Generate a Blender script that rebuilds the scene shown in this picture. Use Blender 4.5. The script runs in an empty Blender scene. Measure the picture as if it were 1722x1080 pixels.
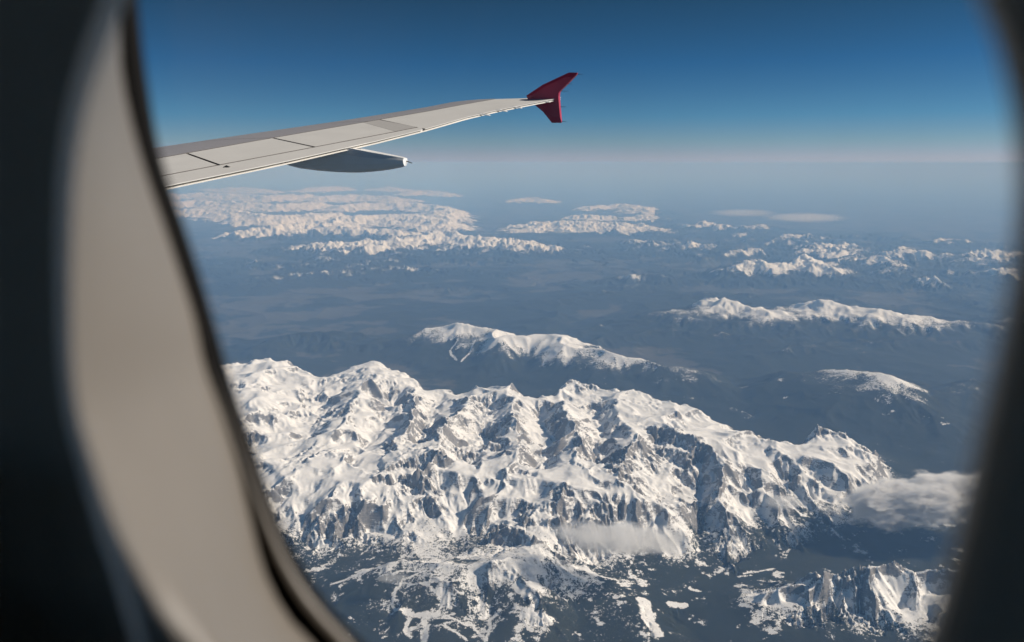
import bpy, bmesh, math, random
import numpy as np
from mathutils import Vector

# ------------------------------------------------------------------ camera, sky, sun, exposure
S = bpy.context.scene
COL = S.collection
F_PX, CX, CY = 1351.0, 861.0, 540.0          # focal length and centre of the photograph, in its pixels
PITCH = math.radians(11.1)
CAM_ALT = 11000.0                            # the aeroplane flies at 11 km; the camera is the origin
SUN_AZ, SUN_EL = math.radians(86), math.radians(33)

cam_d = bpy.data.cameras.new('camera')
cam = bpy.data.objects.new('camera', cam_d)
COL.objects.link(cam)
cam.location = (0, 0, 0)
cam.rotation_euler = (math.radians(90) - PITCH, 0, 0)
cam_d.sensor_width = 36.0
cam_d.lens = 36.0 * F_PX / 1722.0
cam_d.clip_start = 0.01
cam_d.clip_end = 3.0e6
cam_d.dof.use_dof = True
cam_d.dof.focus_distance = 400.0
cam_d.dof.aperture_fstop = cam_d.lens / 5.5   # a 5.5 mm wide aperture
S.camera = cam

w = bpy.data.worlds.new('World')
S.world = w
w.use_nodes = True
nt = w.node_tree
bg = nt.nodes['Background']
sky = nt.nodes.new('ShaderNodeTexSky')
sky.sky_type = 'NISHITA'
sky.sun_disc = False
sky.sun_elevation = SUN_EL
sky.sun_rotation = SUN_AZ
sky.altitude = 11000
sky.air_density = 1.0
sky.dust_density = 1.0
sky.ozone_density = 1.0
# from this height the sky deepens quickly above the milky horizon band
wg = nt.nodes.new('ShaderNodeNewGeometry')
wsx = nt.nodes.new('ShaderNodeSeparateXYZ')
wmr = nt.nodes.new('ShaderNodeMapRange'); wmr.inputs[1].default_value = 0.0; wmr.inputs[2].default_value = -0.25
wrp = nt.nodes.new('ShaderNodeValToRGB')
SKY_STOPS = [(0.0, (.60, .43, .37)), (.03, (.60, .43, .36)), (.104, (.47, .47, .37)), (.22, (.28, .47, .44)), (.46, (.145, .38, .45)), (.76, (.13, .30, .32)), (1.0, (.13, .27, .30))]
for i_, (p_, c_) in enumerate(SKY_STOPS):
    e_ = wrp.color_ramp.elements[i_] if i_ < 2 else wrp.color_ramp.elements.new(p_)
    e_.position = p_; e_.color = c_ + (1,)
wmx = nt.nodes.new('ShaderNodeMix'); wmx.data_type = 'RGBA'; wmx.blend_type = 'MULTIPLY'; wmx.inputs[0].default_value = 1
nt.links.new(wg.outputs['Incoming'], wsx.inputs[0]); nt.links.new(wsx.outputs['Z'], wmr.inputs[0])
nt.links.new(wmr.outputs[0], wrp.inputs[0])
nt.links.new(sky.outputs[0], wmx.inputs[6]); nt.links.new(wrp.outputs[0], wmx.inputs[7])
nt.links.new(wmx.outputs[2], bg.inputs[0])
bg.inputs[1].default_value = 0.13

sun_d = bpy.data.lights.new('sun', 'SUN')
sun_d.energy = 4.4
sun_d.angle = math.radians(0.5)
sun_d.color = (1.0, 0.94, 0.87)
sun = bpy.data.objects.new('sun', sun_d)
COL.objects.link(sun)
SV = Vector((math.sin(SUN_AZ) * math.cos(SUN_EL), math.cos(SUN_AZ) * math.cos(SUN_EL), math.sin(SUN_EL)))
sun.rotation_euler = SV.to_track_quat('Z', 'Y').to_euler()

S.view_settings.view_transform = 'Standard'
S.view_settings.look = 'None'
S.view_settings.exposure = 0.35
S.view_settings.gamma = 1.0
S.view_settings.use_curve_mapping = False
S.render.engine = 'CYCLES'
S.cycles.use_denoising = True
S.cycles.volume_bounces = 4
S.cycles.max_bounces = 10
S.cycles.diffuse_bounces = 7
S.cycles.transparent_max_bounces = 16
S.cycles.sample_clamp_indirect = 4.0
S.cycles.volume_max_steps = 256

HAZE_DENSITY = 1.2e-5
HAZE_COLOR = (0.255, 0.49, 0.88)


def ray(px, py):
    """World direction of a pixel of the photograph (not normalised)."""
    a = (px - CX) / F_PX
    b = -(py - CY) / F_PX
    s, c = math.sin(PITCH), math.cos(PITCH)
    return np.array([a, b * s + c, b * c - s])


# ------------------------------------------------------------------ helpers
def mat(name, color, rough=0.6, metal=0.0, spec=0.5, var=0.06, scale=20.0, bump=0.0):
    m = bpy.data.materials.new(name)
    m.use_nodes = True
    n = m.node_tree.nodes
    l = m.node_tree.links
    b = n['Principled BSDF']
    b.inputs['Roughness'].default_value = rough
    b.inputs['Metallic'].default_value = metal
    b.inputs['Specular IOR Level'].default_value = spec
    tc = n.new('ShaderNodeTexCoord')
    ns = n.new('ShaderNodeTexNoise')
    ns.inputs['Scale'].default_value = scale
    ns.inputs['Detail'].default_value = 5
    l.new(tc.outputs['Object'], ns.inputs['Vector'])
    mr = n.new('ShaderNodeMapRange')
    mr.inputs[3].default_value = 1 - var
    mr.inputs[4].default_value = 1 + var
    l.new(ns.outputs['Fac'], mr.inputs[0])
    mx = n.new('ShaderNodeVectorMath')
    mx.operation = 'SCALE'
    mx.inputs[0].default_value = color
    l.new(mr.outputs[0], mx.inputs['Scale'])
    l.new(mx.outputs[0], b.inputs['Base Color'])
    if bump:
        bp = n.new('ShaderNodeBump')
        bp.inputs['Strength'].default_value = bump
        bp.inputs['Distance'].default_value = 0.002
        l.new(ns.outputs['Fac'], bp.inputs['Height'])
        l.new(bp.outputs[0], b.inputs['Normal'])
    return m


def link(name, me, mats, parent=None):
    o = bpy.data.objects.new(name, me)
    COL.objects.link(o)
    for m in (mats if isinstance(mats, (list, tuple)) else [mats]):
        me.materials.append(m)
    if parent is not None:
        o.parent = parent
    return o


def mesh(name, verts, faces, mats, parent=None, smooth=False, fmat=None):
    me = bpy.data.meshes.new(name)
    me.from_pydata([tuple(map(float, v)) for v in verts], [], faces)
    bm = bmesh.new()
    bm.from_mesh(me)
    bmesh.ops.recalc_face_normals(bm, faces=bm.faces)
    bm.to_mesh(me)
    bm.free()
    if smooth:
        me.polygons.foreach_set('use_smooth', [True] * len(me.polygons))
    if fmat:
        me.polygons.foreach_set('material_index', fmat)
    me.update()
    return link(name, me, mats, parent)


def tag(o, label=None, cat=None, group=None, kind=None):
    if label: o['label'] = label
    if cat: o['category'] = cat
    if group: o['group'] = group
    if kind: o['kind'] = kind
    return o


def empty(name, loc=(0, 0, 0)):
    o = bpy.data.objects.new(name, None)
    COL.objects.link(o)
    o.location = loc
    return o


# ------------------------------------------------------------------ noise
RNG = np.random.RandomState(7)
PERM = RNG.permutation(512)
GANG = RNG.rand(512) * 2 * np.pi
GX, GY = np.cos(GANG), np.sin(GANG)


def hsh(i, j, s=0):
    return PERM[(PERM[(i + s * 37) & 511] + j) & 511]


def perlin(x, y, s=0):
    xi = np.floor(x).astype(np.int64); yi = np.floor(y).astype(np.int64)
    fx = x - xi; fy = y - yi
    u = fx * fx * fx * (fx * (fx * 6 - 15) + 10)
    v = fy * fy * fy * (fy * (fy * 6 - 15) + 10)
    def g(a, b):
        h = hsh(xi + a, yi + b, s)
        return GX[h] * (fx - a) + GY[h] * (fy - b)
    n00, n10, n01, n11 = g(0, 0), g(1, 0), g(0, 1), g(1, 1)
    return ((n00 * (1 - u) + n10 * u) * (1 - v) + (n01 * (1 - u) + n11 * u) * v) * 1.5


def sstep(a, b, x):
    t = np.clip((x - a) / (b - a), 0, 1)
    return t * t * (3 - 2 * t)


# ------------------------------------------------------------------ terrain grid (polar about the point below the aeroplane)
D = math.radians
az = np.concatenate([
    np.linspace(D(-180), D(-52), 40, endpoint=False),
    np.linspace(D(-52), D(-25.5), 90, endpoint=False),
    np.linspace(D(-25.5), D(33.5), 880, endpoint=False),
    np.linspace(D(33.5), D(52), 70, endpoint=False),
    np.linspace(D(52), D(180), 41)])
R0 = 13500.0
rr = np.concatenate([
    np.exp(np.linspace(math.log(2500), math.log(R0), 24, endpoint=False)),
    np.exp(np.linspace(math.log(R0), math.log(35000), 600, endpoint=False)),
    np.exp(np.linspace(math.log(35000), math.log(85000), 300, endpoint=False)),
    np.exp(np.linspace(math.log(85000), math.log(320000), 400, endpoint=False)),
    np.exp(np.linspace(math.log(320000), math.log(950000), 16))])
NA, NR = len(az), len(rr)
A, R = np.meshgrid(az, rr)
X = (R * np.sin(A)); Y = (R * np.cos(A))
lr = np.log(rr)
cell = np.maximum(np.gradient(rr)[:, None] * np.ones_like(A), R * np.gradient(az)[None, :])


def ground_point(px, py, z):
    d = ray(px, py)
    t = (z - CAM_ALT) / d[2]
    return d[0] * t, d[1] * t


def polar(px, py, z):
    x, y = ground_point(px, py, z)
    return math.atan2(x, y), math.log(math.hypot(x, y))


# control lines of the near country: (list of (px, py, height above sea), id)
# ids: 1 main massif, 2 ski hill, 3 small range lower right, 0 valley ground
CREST = [(300, 600, 2700), (385, 612, 2750), (420, 606, 2850), (450, 603, 2920), (480, 608, 2850), (505, 620, 2700), (530, 633, 2520),
         (552, 641, 2350), (575, 631, 2480), (600, 616, 2750), (626, 609, 2950), (650, 617, 2800), (690, 634, 2600), (715, 655, 2350),
         (735, 668, 2200), (750, 658, 2320), (765, 668, 2250), (780, 660, 2320), (800, 649, 2500), (830, 647, 2600), (870, 658, 2500), (905, 676, 2330),
         (930, 676, 2300), (939, 656, 2480), (960, 649, 2600), (995, 645, 2700), (1030, 655, 2600), (1080, 663, 2550), (1120, 672, 2450),
         (1160, 688, 2300), (1200, 708, 2150), (1225, 718, 2100), (1260, 736, 2150), (1290, 745, 2100), (1312, 747, 2130), (1342, 757, 2050),
         (1356, 740, 2250), (1376, 716, 2480), (1400, 729, 2300), (1440, 748, 2150), (1477, 763, 1950)]
LINES = [
    (CREST, 1),
    ([(a, b - 28, 800) for a, b, c in CREST[::2]], 0) if False else ([(1477, 763, 1950), (1465, 776, 1850), (1440, 783, 1900), (1485, 797, 1350), (1500, 806, 850)], 1),
    # secondary ridges on the massif
    ([(626, 609, 2950), (612, 650, 2550), (590, 690, 2350), (560, 735, 2250), (500, 790, 2050), (440, 835, 1750)], 1),
    ([(690, 634, 2600), (700, 680, 2450), (690, 720, 2350), (660, 765, 2250)], 1),
    ([(800, 649, 2500), (775, 690, 2500), (745, 725, 2450), (740, 765, 2350), (700, 795, 2200)], 1),
    ([(870, 658, 2500), (862, 700, 2480), (880, 745, 2350), (850, 800, 2200)], 1),
    ([(939, 656, 2480), (950, 700, 2450), (985, 735, 2400), (960, 790, 2250), (940, 835, 2100)], 1),
    ([(1030, 655, 2600), (1040, 700, 2350), (1075, 735, 2350), (1040, 790, 2200), (1035, 845, 1950)], 1),
    ([(1080, 715, 2380), (1140, 730, 2350), (1185, 742, 2250), (1206, 765, 2150)], 1),
    ([(450, 603, 2920), (440, 650, 2550), (420, 700, 2400)], 1),
    # valleys and bowls between them
    ([(535, 660, 2250), (540, 700, 2120), (510, 745, 2020)], 1),
    ([(655, 670, 2350), (645, 720, 2150), (600, 770, 2030)], 1),
    ([(740, 680, 2150), (720, 720, 2150), (705, 755, 2100)], 1),
    ([(820, 690, 2230), (810, 740, 2120), (780, 790, 2000)], 1),
    ([(905, 700, 2180), (925, 745, 2080), (905, 800, 1980)], 1),
    ([(995, 690, 2250), (1015, 740, 2060), (1000, 800, 1900)], 1),
    ([(1100, 745, 2150), (1120, 790, 1950), (1100, 840, 1700)], 1),
    # top of the southern walls
    ([(440, 835, 1700), (480, 832, 1750), (545, 848, 1800), (600, 835, 2000), (630, 795, 2200), (700, 795, 2200), (760, 808, 2120), (850, 815, 2100),
      (900, 850, 1850), (940, 835, 2100), (1000, 850, 1950), (1060, 850, 1900), (1120, 850, 1850), (1160, 850, 1650)], 1),
    # spurs falling to the valley, with the gullies between
    ([(1206, 765, 2150), (1216, 800, 1950), (1212, 850, 1550), (1232, 900, 1150), (1225, 950, 750)], 1),
    ([(1180, 775, 1800), (1178, 830, 1350), (1172, 880, 950), (1185, 950, 650)], 1),
    ([(1235, 745, 2080), (1270, 790, 1850), (1300, 850, 1350), (1352, 918, 750)], 1),
    ([(1255, 800, 1550), (1265, 860, 1050), (1290, 905, 700)], 1),
    ([(1312, 747, 2130), (1345, 800, 1700), (1370, 850, 1200), (1405, 890, 750)], 1),
    ([(1320, 800, 1500), (1345, 850, 1050), (1380, 900, 680)], 1),
    ([(1376, 716, 2480), (1400, 752, 2130), (1420, 770, 1980), (1440, 783, 1900)], 1), ([(1376, 716, 2480), (1362, 750, 2150), (1355, 775, 1950)], 1),
    ([(1376, 716, 2480), (1372, 765, 2050), (1400, 800, 1750), (1430, 850, 1050), (1440, 880, 700)], 1),
    ([(1440, 783, 1900), (1470, 830, 1200), (1490, 870, 750)], 1),
    ([(545, 848, 1800), (560, 890, 1300), (540, 940, 800)], 1), ([(470, 840, 1700), (480, 890, 1250), (470, 935, 850)], 1), ([(510, 860, 1500), (515, 920, 900)], 1),
    ([(630, 835, 2000), (618, 880, 1350), (612, 930, 800)], 1),
    ([(760, 830, 2000), (765, 880, 1400), (770, 925, 900)], 1),
    ([(830, 840, 1950), (820, 880, 1400), (812, 920, 950)], 1),
    ([(720, 850, 1600), (725, 885, 1100)], 1),
    ([(590, 870, 1450), (585, 905, 950)], 1),
    ([(1040, 860, 1850), (1030, 910, 1250), (1015, 950, 850)], 1),
    ([(1120, 860, 1780), (1115, 910, 1200), (1100, 955, 800)], 1),
    ([(1075, 890, 1300), (1060, 940, 900)], 1),
    # foot of the walls and the valley in front
    ([(380, 900, 850), (440, 945, 800), (520, 960, 720), (620, 940, 800), (700, 940, 900), (780, 935, 950), (850, 922, 1150)], 0),
    ([(960, 955, 900), (1040, 970, 760), (1120, 972, 700), (1190, 965, 620), (1270, 930, 600), (1400, 912, 600), (1500, 885, 600), (1620, 860, 600)], 0),
    ([(1150, 1000, 620), (1250, 965, 560), (1380, 940, 560), (1500, 925, 560), (1640, 905, 600)], 0),
    # ski hill
    ([(900, 895, 1800), (903, 920, 1450), (890, 940, 1380), (860, 946, 1450), (832, 948, 1500), (790, 955, 1350), (735, 952, 1300), (680, 945, 1250), (640, 955, 1100), (580, 978, 900), (520, 1000, 750)], 2),
    ([(860, 946, 1450), (880, 975, 1330), (905, 1000, 1200), (915, 1035, 1000), (940, 1060, 800)], 2),
    ([(790, 955, 1350), (755, 985, 1180), (740, 1015, 950), (735, 1045, 800)], 2),
    ([(820, 1005, 950), (815, 1040, 780), (800, 1075, 680)], 2),
    ([(560, 1040, 620), (640, 1060, 640), (700, 1085, 600), (600, 1130, 560)], 0),
    ([(960, 1010, 760), (980, 1050, 640), (960, 1100, 600)], 0),
    ([(1010, 985, 900), (1060, 1010, 900), (1090, 1050, 820), (1110, 1100, 700)], 0),
    ([(1140, 1040, 560), (1180, 1080, 540)], 0),
    ([(1240, 1010, 800), (1260, 1050, 720), (1280, 1090, 600)], 0),
    # small range, lower right
    ([(1255, 1005, 900), (1285, 990, 1250), (1320, 979, 1430), (1342, 985, 1350), (1363, 972, 1620), (1400, 976, 1550), (1438, 955, 1950), (1466, 969, 1700), (1500, 953, 2000),
      (1532, 967, 1750), (1575, 970, 1700), (1640, 975, 1600), (1720, 985, 1400)], 3),
    ([(1440, 957, 1900), (1460, 995, 1450), (1480, 1030, 1050), (1500, 1070, 750)], 3),
    ([(1500, 956, 1950), (1530, 1000, 1450), (1570, 1050, 1000)], 3),
    ([(1405, 968, 1700), (1400, 1005, 1200), (1405, 1050, 800)], 3),
    ([(1340, 975, 1550), (1325, 1010, 1150), (1310, 1050, 780)], 3),
    ([(1420, 1005, 1280), (1432, 1060, 860)], 3),
    ([(1368, 1008, 1200), (1362, 1060, 780)], 3),
    ([(1488, 998, 1450), (1515, 1050, 980)], 3),
    ([(1350, 1120, 600), (1450, 1120, 620), (1600, 1120, 700)], 0),
]

SCALE_Z = {0: 1.0, 1: 0.80, 2: 0.95, 3: 0.70}
LINES = [([(a_, b_, 680 + (c_ - 680) * SCALE_Z[i_] if c_ > 680 else c_) for a_, b_, c_ in pts_], i_) for pts_, i_ in LINES]
# deepen the bowls and lift the side ridges of the massif
LINES = [([(a_, b_, c_ + (170 if 2 <= n_ <= 9 and k_ > 0 else -150 if 10 <= n_ <= 16 else 0)) for k_, (a_, b_, c_) in enumerate(pts_)], i_) for n_, (pts_, i_) in enumerate(LINES)]
CREST = LINES[0][0]
# mid and far mountains: (points, front width, back width, exponent, snow line shift)
FAR = [
    ('ridge', [(726, 566, 1000), (744, 551, 1620), (785, 541, 1980), (820, 552, 1900), (850, 566, 1780), (905, 558, 1930), (940, 565, 1880), (965, 582, 1760),
      (1010, 591, 1700), (1070, 599, 1620), (1120, 611, 1480), (1170, 625, 1280), (1230, 645, 800)], 5200, 3500, 'long snow-capped table ridge standing alone behind the near massif'),
    ('hill', [(400, 585, 750), (440, 573, 950), (500, 561, 1150), (560, 558, 1180), (600, 566, 1050), (650, 570, 1000), (690, 570, 900)], 4000, 3500, 'low dark forested hill left of the table ridge'),
    ('peak', [(1290, 668, 600), (1340, 662, 800), (1390, 650, 1050), (1432, 637, 1400), (1462, 625, 1700), (1490, 636, 1480), (1515, 649, 1180), (1540, 656, 1200),
      (1590, 650, 1180), (1640, 646, 1250), (1720, 650, 1150)], 7500, 6000, 'dark mountain with one small snow cap at the right'),
    ('range', [(1070, 540, 700), (1110, 525, 1050), (1150, 517, 1400), (1190, 508, 1600), (1222, 500, 1850), (1247, 507, 1650), (1264, 524, 1430), (1300, 524, 1450), (1335, 521, 1500),
      (1352, 506, 1850), (1385, 501, 2000), (1430, 507, 1930), (1470, 516, 1850), (1500, 524, 1700), (1535, 532, 1450), (1600, 542, 1220), (1650, 540, 1200), (1720, 537, 1250)], 7000, 5000, 'snowy range with two broad domes in the right middle distance'),
    ('range', [(1225, 462, 900), (1245, 447, 1500), (1268, 434, 1950), (1300, 441, 1800), (1340, 438, 1850), (1357, 430, 2050), (1378, 446, 1650), (1430, 460, 1150), (1480, 470, 800)], 6500, 6000, 'fan-shaped snowy mountain behind the two broad domes'),
    ('range', [(900, 382, 1300), (920, 371, 1900), (945, 370, 2100), (1000, 373, 2050), (1050, 375, 2050), (1085, 378, 1900), (1100, 385, 1400)], 11000, 9000, 'straight snowy wall far away right of the wing fairing'),
    ('range', [(1060, 402, 1300), (1090, 403, 1550), (1115, 412, 1350)], 7000, 5000, 'small rough snowfield below the straight far wall'),
    ('ridge', [(1000, 346, 1500), (1040, 342, 1800), (1070, 345, 1800), (1090, 352, 1500)], 9000, 9000, 'faint snow streak above the straight far wall'),
    ('ridge', [(975, 362, 1300), (1000, 361, 1600), (1030, 364, 1300)], 8000, 8000, 'thin snow streak just above the straight far wall'),
    ('ridge', [(1070, 362, 1500), (1090, 361, 1600), (1110, 366, 1300)], 8000, 8000, 'tiny snow streak right of the straight far wall'),
    ('ridge', [(1130, 412, 1300), (1160, 407, 1600), (1185, 408, 1500), (1195, 415, 1200)], 4500, 4500, 'small snow patch mountain right of the rough snowfield'),
    ('ridge', [(1150, 377, 1300), (1180, 373, 1700), (1210, 377, 1500), (1260, 381, 1500), (1280, 378, 1300)], 7000, 7000, 'low snowy ridge under the thin far cloud'),
    ('range', [(1345, 415, 1300), (1370, 408, 1600), (1400, 412, 1500), (1430, 408, 1700), (1455, 414, 1450)], 6000, 6000, 'broken snow ridge upper right of the fan-shaped mountain'),
    ('range', [(1420, 436, 1300), (1455, 427, 1600), (1475, 432, 1600), (1500, 440, 1450), (1515, 458, 1200)], 6500, 5000, 'patchy snow slopes right of the fan-shaped mountain'),
    ('range', [(1490, 424, 1500), (1525, 420, 1750), (1560, 422, 1750), (1595, 430, 1300)], 5500, 5500, 'level snowy ridge near the right window edge'),
    ('ridge', [(1545, 470, 1300), (1565, 465, 1600), (1588, 472, 1400)], 3000, 3000, 'isolated snow streak below the level ridge at the right'),
    ('range', [(1620, 428, 1500), (1650, 424, 1800), (1690, 420, 1900), (1730, 424, 1800)], 8000, 6000, 'hazy snow mountain touching the right window edge'),
    ('ridge', [(1550, 402, 1200), (1580, 399, 1500), (1610, 402, 1400), (1640, 408, 1000)], 8000, 6000, 'faint hazy snow summit near the horizon at the right'),
    ('ridge', [(1030, 467, 1000), (1055, 462, 1350), (1080, 459, 1450), (1110, 462, 1400), (1125, 468, 1000)], 3800, 3800, 'small lone frosted hill in the wide central valley'),
    ('range', [(500, 412, 1300), (545, 409, 1700), (580, 407, 1850), (640, 404, 1950), (690, 397, 2150), (745, 387, 2500), (790, 397, 2200), (830, 401, 2000), (862, 399, 2200),
      (900, 408, 1800), (938, 413, 1500)], 8500, 8000, 'long snowy chain with a pointed tail across the left middle'),
    ('range', [(420, 384, 1900), (470, 379, 2200), (530, 373, 2350), (580, 380, 2100), (640, 384, 1900), (680, 388, 1800)], 7500, 7000, 'bright snowy chain behind the left end of the long chain'),
    ('range', [(550, 371, 2000), (580, 362, 2300), (640, 359, 2400), (700, 361, 2300), (745, 372, 1900)], 9000, 9000, 'snowy chain ending above the pointed peak'),
    ('range', [(300, 352, 2000), (350, 350, 2200), (400, 354, 2200), (450, 362, 2200), (500, 360, 2100), (560, 357, 2000)], 8500, 8500, 'snowy chain meeting the left window edge'),
    ('range', [(570, 345, 1900), (620, 340, 2200), (690, 340, 2200), (740, 345, 2100), (752, 356, 2100), (745, 364, 1800)], 8000, 8000, 'curved snowy chain hooking round a dark valley'),
    ('range', [(280, 338, 2200), (340, 336, 2300), (400, 340, 2300), (470, 342, 2300), (530, 340, 2200)], 9000, 9500, 'pale snowy highland low behind the left window edge'),
    ('range', [(280, 325, 2300), (340, 324, 2400), (400, 326, 2400), (450, 328, 2400), (520, 326, 2300)], 10000, 11000, 'second pale snowy highland further back'),
    ('range', [(280, 314, 2400), (340, 313, 2400), (400, 315, 2400), (440, 317, 2300)], 13000, 13000, 'faintest snowy highland under the wing'),
    ('ridge', [(520, 316, 2200), (580, 312, 2500), (640, 311, 2500), (660, 316, 2000)], 14000, 14000, 'thin pink snow streak under the wing fairing'),
    ('ridge', [(540, 330, 2200), (600, 327, 2300), (660, 330, 2200)], 12000, 12000, 'second thin snow streak under the wing fairing'),
    ('ridge', [(690, 322, 1900), (720, 320, 2100), (750, 324, 1800)], 9000, 9000, 'short snow streak right of the fairing'),
    ('ridge', [(865, 335, 1500), (890, 331, 2000), (915, 335, 1600)], 8000, 8000, 'solitary tiny snow streak in the hazy centre'),
    ('ridge', [(975, 393, 800), (1500, 392, 800)], 9000, 9000, None),
    ('hill', [(820, 520, 620), (900, 505, 800), (1000, 492, 850), (1080, 480, 800)], 7000, 6000, None),
    ('hill', [(420, 470, 800), (520, 455, 950), (640, 450, 900), (760, 452, 800)], 9000, 8000, None),
    ('hill', [(1250, 600, 600), (1350, 580, 800), (1450, 572, 850), (1600, 570, 800)], 5000, 4000, None),
    ('hill', [(950, 560, 650), (1020, 545, 800), (1100, 538, 800)], 5000, 4000, None),
]

# ---- macro height of the near country: relax a membrane over the control lines (log-polar, so the grid is conformal)
ga0, ga1, gl0, gl1, gs = D(-30), D(38), math.log(12000), math.log(46000), 0.0022
na, nl = int((ga1 - ga0) / gs), int((gl1 - gl0) / gs)
fixed = np.zeros((nl, na), bool); val = np.zeros((nl, na)); ident = np.zeros((nl, na), np.int32) - 1


def stamp(a, l, z, i):
    c = int((a - ga0) / gs); r = int((l - gl0) / gs)
    if 0 <= c < na and 0 <= r < nl:
        fixed[r, c] = True; val[r, c] = z; ident[r, c] = i


for pts, i in LINES:
    P3 = [polar(*p) + (p[2],) for p in pts]
    for p, q in zip(P3[:-1], P3[1:]):
        n = max(2, int(math.hypot(q[0] - p[0], q[1] - p[1]) / gs * 2))
        for k in range(n + 1):
            t = k / n
            wob = 0.0009 * math.sin(t * 9 + p[0] * 300)
            stamp(p[0] + (q[0] - p[0]) * t, p[1] + (q[1] - p[1]) * t + wob * 0, p[2] + (q[2] - p[2]) * t, i)
# the ground falls away behind the crest
PC = [polar(*p) + (p[2],) for p in CREST]
ca = np.array([p[0] for p in PC]); cl = np.array([p[1] for p in PC])
for a in np.arange(D(-29), D(25.2), gs):
    l = np.interp(a, ca, cl)
    for off, z in ((0.04, 1350), (0.075, 900), (0.13, 620)):
        stamp(a, l + off, z, 0)
for a in np.arange(D(26.1), D(37.5), gs):
    for r_ in (23500, 24500, 25500, 27000, 29000, 31000):
        stamp(a, math.log(r_), 600, 0)
for n_, (pts_, i_) in enumerate(LINES):
    if i_ == 3 and pts_[0][0] == 1255 and len(pts_) > 5:
        PB = [polar(*p) + (p[2],) for p in pts_]
        for a in np.arange(PB[0][0], min(PB[-1][0], D(37)), gs * 0.5):
            l = np.interp(a, [p[0] for p in PB], [p[1] for p in PB]); zc = np.interp(a, [p[0] for p in PB], [p[2] for p in PB])
            stamp(a, l + 0.030, zc - 0.55 * (zc - 600), 0); stamp(a, l + 0.062, 600, 0)
for c in range(na):
    fixed[0, c] = fixed[-1, c] = True
    val[0, c] = 560; val[-1, c] = 520; ident[0, c] = ident[-1, c] = 0


def relax():
    levels = []
    f, v, = fixed, val
    sizes = [(nl, na)]
    while min(sizes[-1]) > 24:
        sizes.append(((sizes[-1][0] + 1) // 2, (sizes[-1][1] + 1) // 2))
    u = None
    for lev in range(len(sizes) - 1, -1, -1):
        h, ww = sizes[lev]
        s = 2 ** lev
        ff = np.zeros((h, ww)); vv = np.zeros((h, ww))
        ys, xs = np.nonzero(fixed)
        np.add.at(ff, (np.minimum(ys // s, h - 1), np.minimum(xs // s, ww - 1)), 1)
        np.add.at(vv, (np.minimum(ys // s, h - 1), np.minimum(xs // s, ww - 1)), val[ys, xs])
        m = ff > 0
        vv[m] /= ff[m]
        if u is None:
            u = np.full((h, ww), 700.0)
        else:
            u = np.repeat(np.repeat(u, 2, 0), 2, 1)[:h, :ww]
        for it in range(160):
            u[m] = vv[m]
            p = np.pad(u, 1, mode='edge')
            u = 0.25 * (p[:-2, 1:-1] + p[2:, 1:-1] + p[1:-1, :-2] + p[1:-1, 2:])
        u[m] = vv[m]
    for it in range(2):
        p = np.pad(u, 1, mode='edge')
        u = 0.5 * u + 0.125 * (p[:-2, 1:-1] + p[2:, 1:-1] + p[1:-1, :-2] + p[1:-1, 2:])
    return u


macro = relax()
# nearest control line for the ids
idf = ident.copy()
for it in range(400):
    if (idf >= 0).all(): break
    p = np.pad(idf, 1, mode='edge')
    for nb in (p[:-2, 1:-1], p[2:, 1:-1], p[1:-1, :-2], p[1:-1, 2:]):
        e = (idf < 0) & (nb >= 0)
        idf[e] = nb[e]


def sample(g, A_, L_):
    x = np.clip((A_ - ga0) / gs - 0.5, 0, na - 1.001); y = np.clip((L_ - gl0) / gs - 0.5, 0, nl - 1.001)
    xi = x.astype(int); yi = y.astype(int); fx = x - xi; fy = y - yi
    return (g[yi, xi] * (1 - fx) + g[yi, xi + 1] * fx) * (1 - fy) + (g[yi + 1, xi] * (1 - fx) + g[yi + 1, xi + 1] * fx) * fy


L = np.log(R)
# warp the lookup so that ridges and foot lines meander
wx = perlin(X / 1700, Y / 1700, 3) * 0.5 + perlin(X / 620, Y / 620, 4) * 0.3
wy = perlin(X / 1700, Y / 1700, 5) * 0.5 + perlin(X / 620, Y / 620, 6) * 0.3
warp = 0.006
wn = sstep(math.log(46000), math.log(40000), L) * sstep(math.log(12000), math.log(13500), L) * sstep(D(-30), D(-27), A) * sstep(D(38), D(35), A)
near = sample(macro, A + wx * warp, L + wy * warp)
base = 480 + 170 * perlin(X / 14000, Y / 14000, 9) + 90 * perlin(X / 5000, Y / 5000, 10) + 110 * perlin(X / 30000, Y / 30000, 8)
mh = sstep(33000, 40000, R) * (1 - sstep(105000, 140000, R))
rid = 1 - 2 * np.abs(perlin(X / 9500 + 0.25 * perlin(X / 4000, Y / 4000, 23), Y / 9500, 24))
base = base + mh * (-30 + 520 * np.clip(rid, -0.2, 1) * sstep(-0.5, 0.35, perlin(X / 26000, Y / 26000, 25)) + 130 * (1 - 2 * np.abs(perlin(X / 3400, Y / 3400, 26))))
regn = sstep(D(7), D(13), A) * sstep(58000, 66000, R) * (1 - sstep(120000, 150000, R)) * (1 - sstep(D(40), D(46), A))
base = base + regn * (150 + 540 * perlin(X / 8000, Y / 8000, 21) + 260 * perlin(X / 3000, Y / 3000, 22))
H = base * (1 - wn) + near * wn
ID = np.zeros(A.shape, np.int32)
xi = np.clip(((A - ga0) / gs).astype(int), 0, na - 1); yi = np.clip(((L - gl0) / gs).astype(int), 0, nl - 1)
nid = idf[yi, xi]
ID[(wn > 0.5) & (H > 780)] = nid[(wn > 0.5) & (H > 780)]

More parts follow.
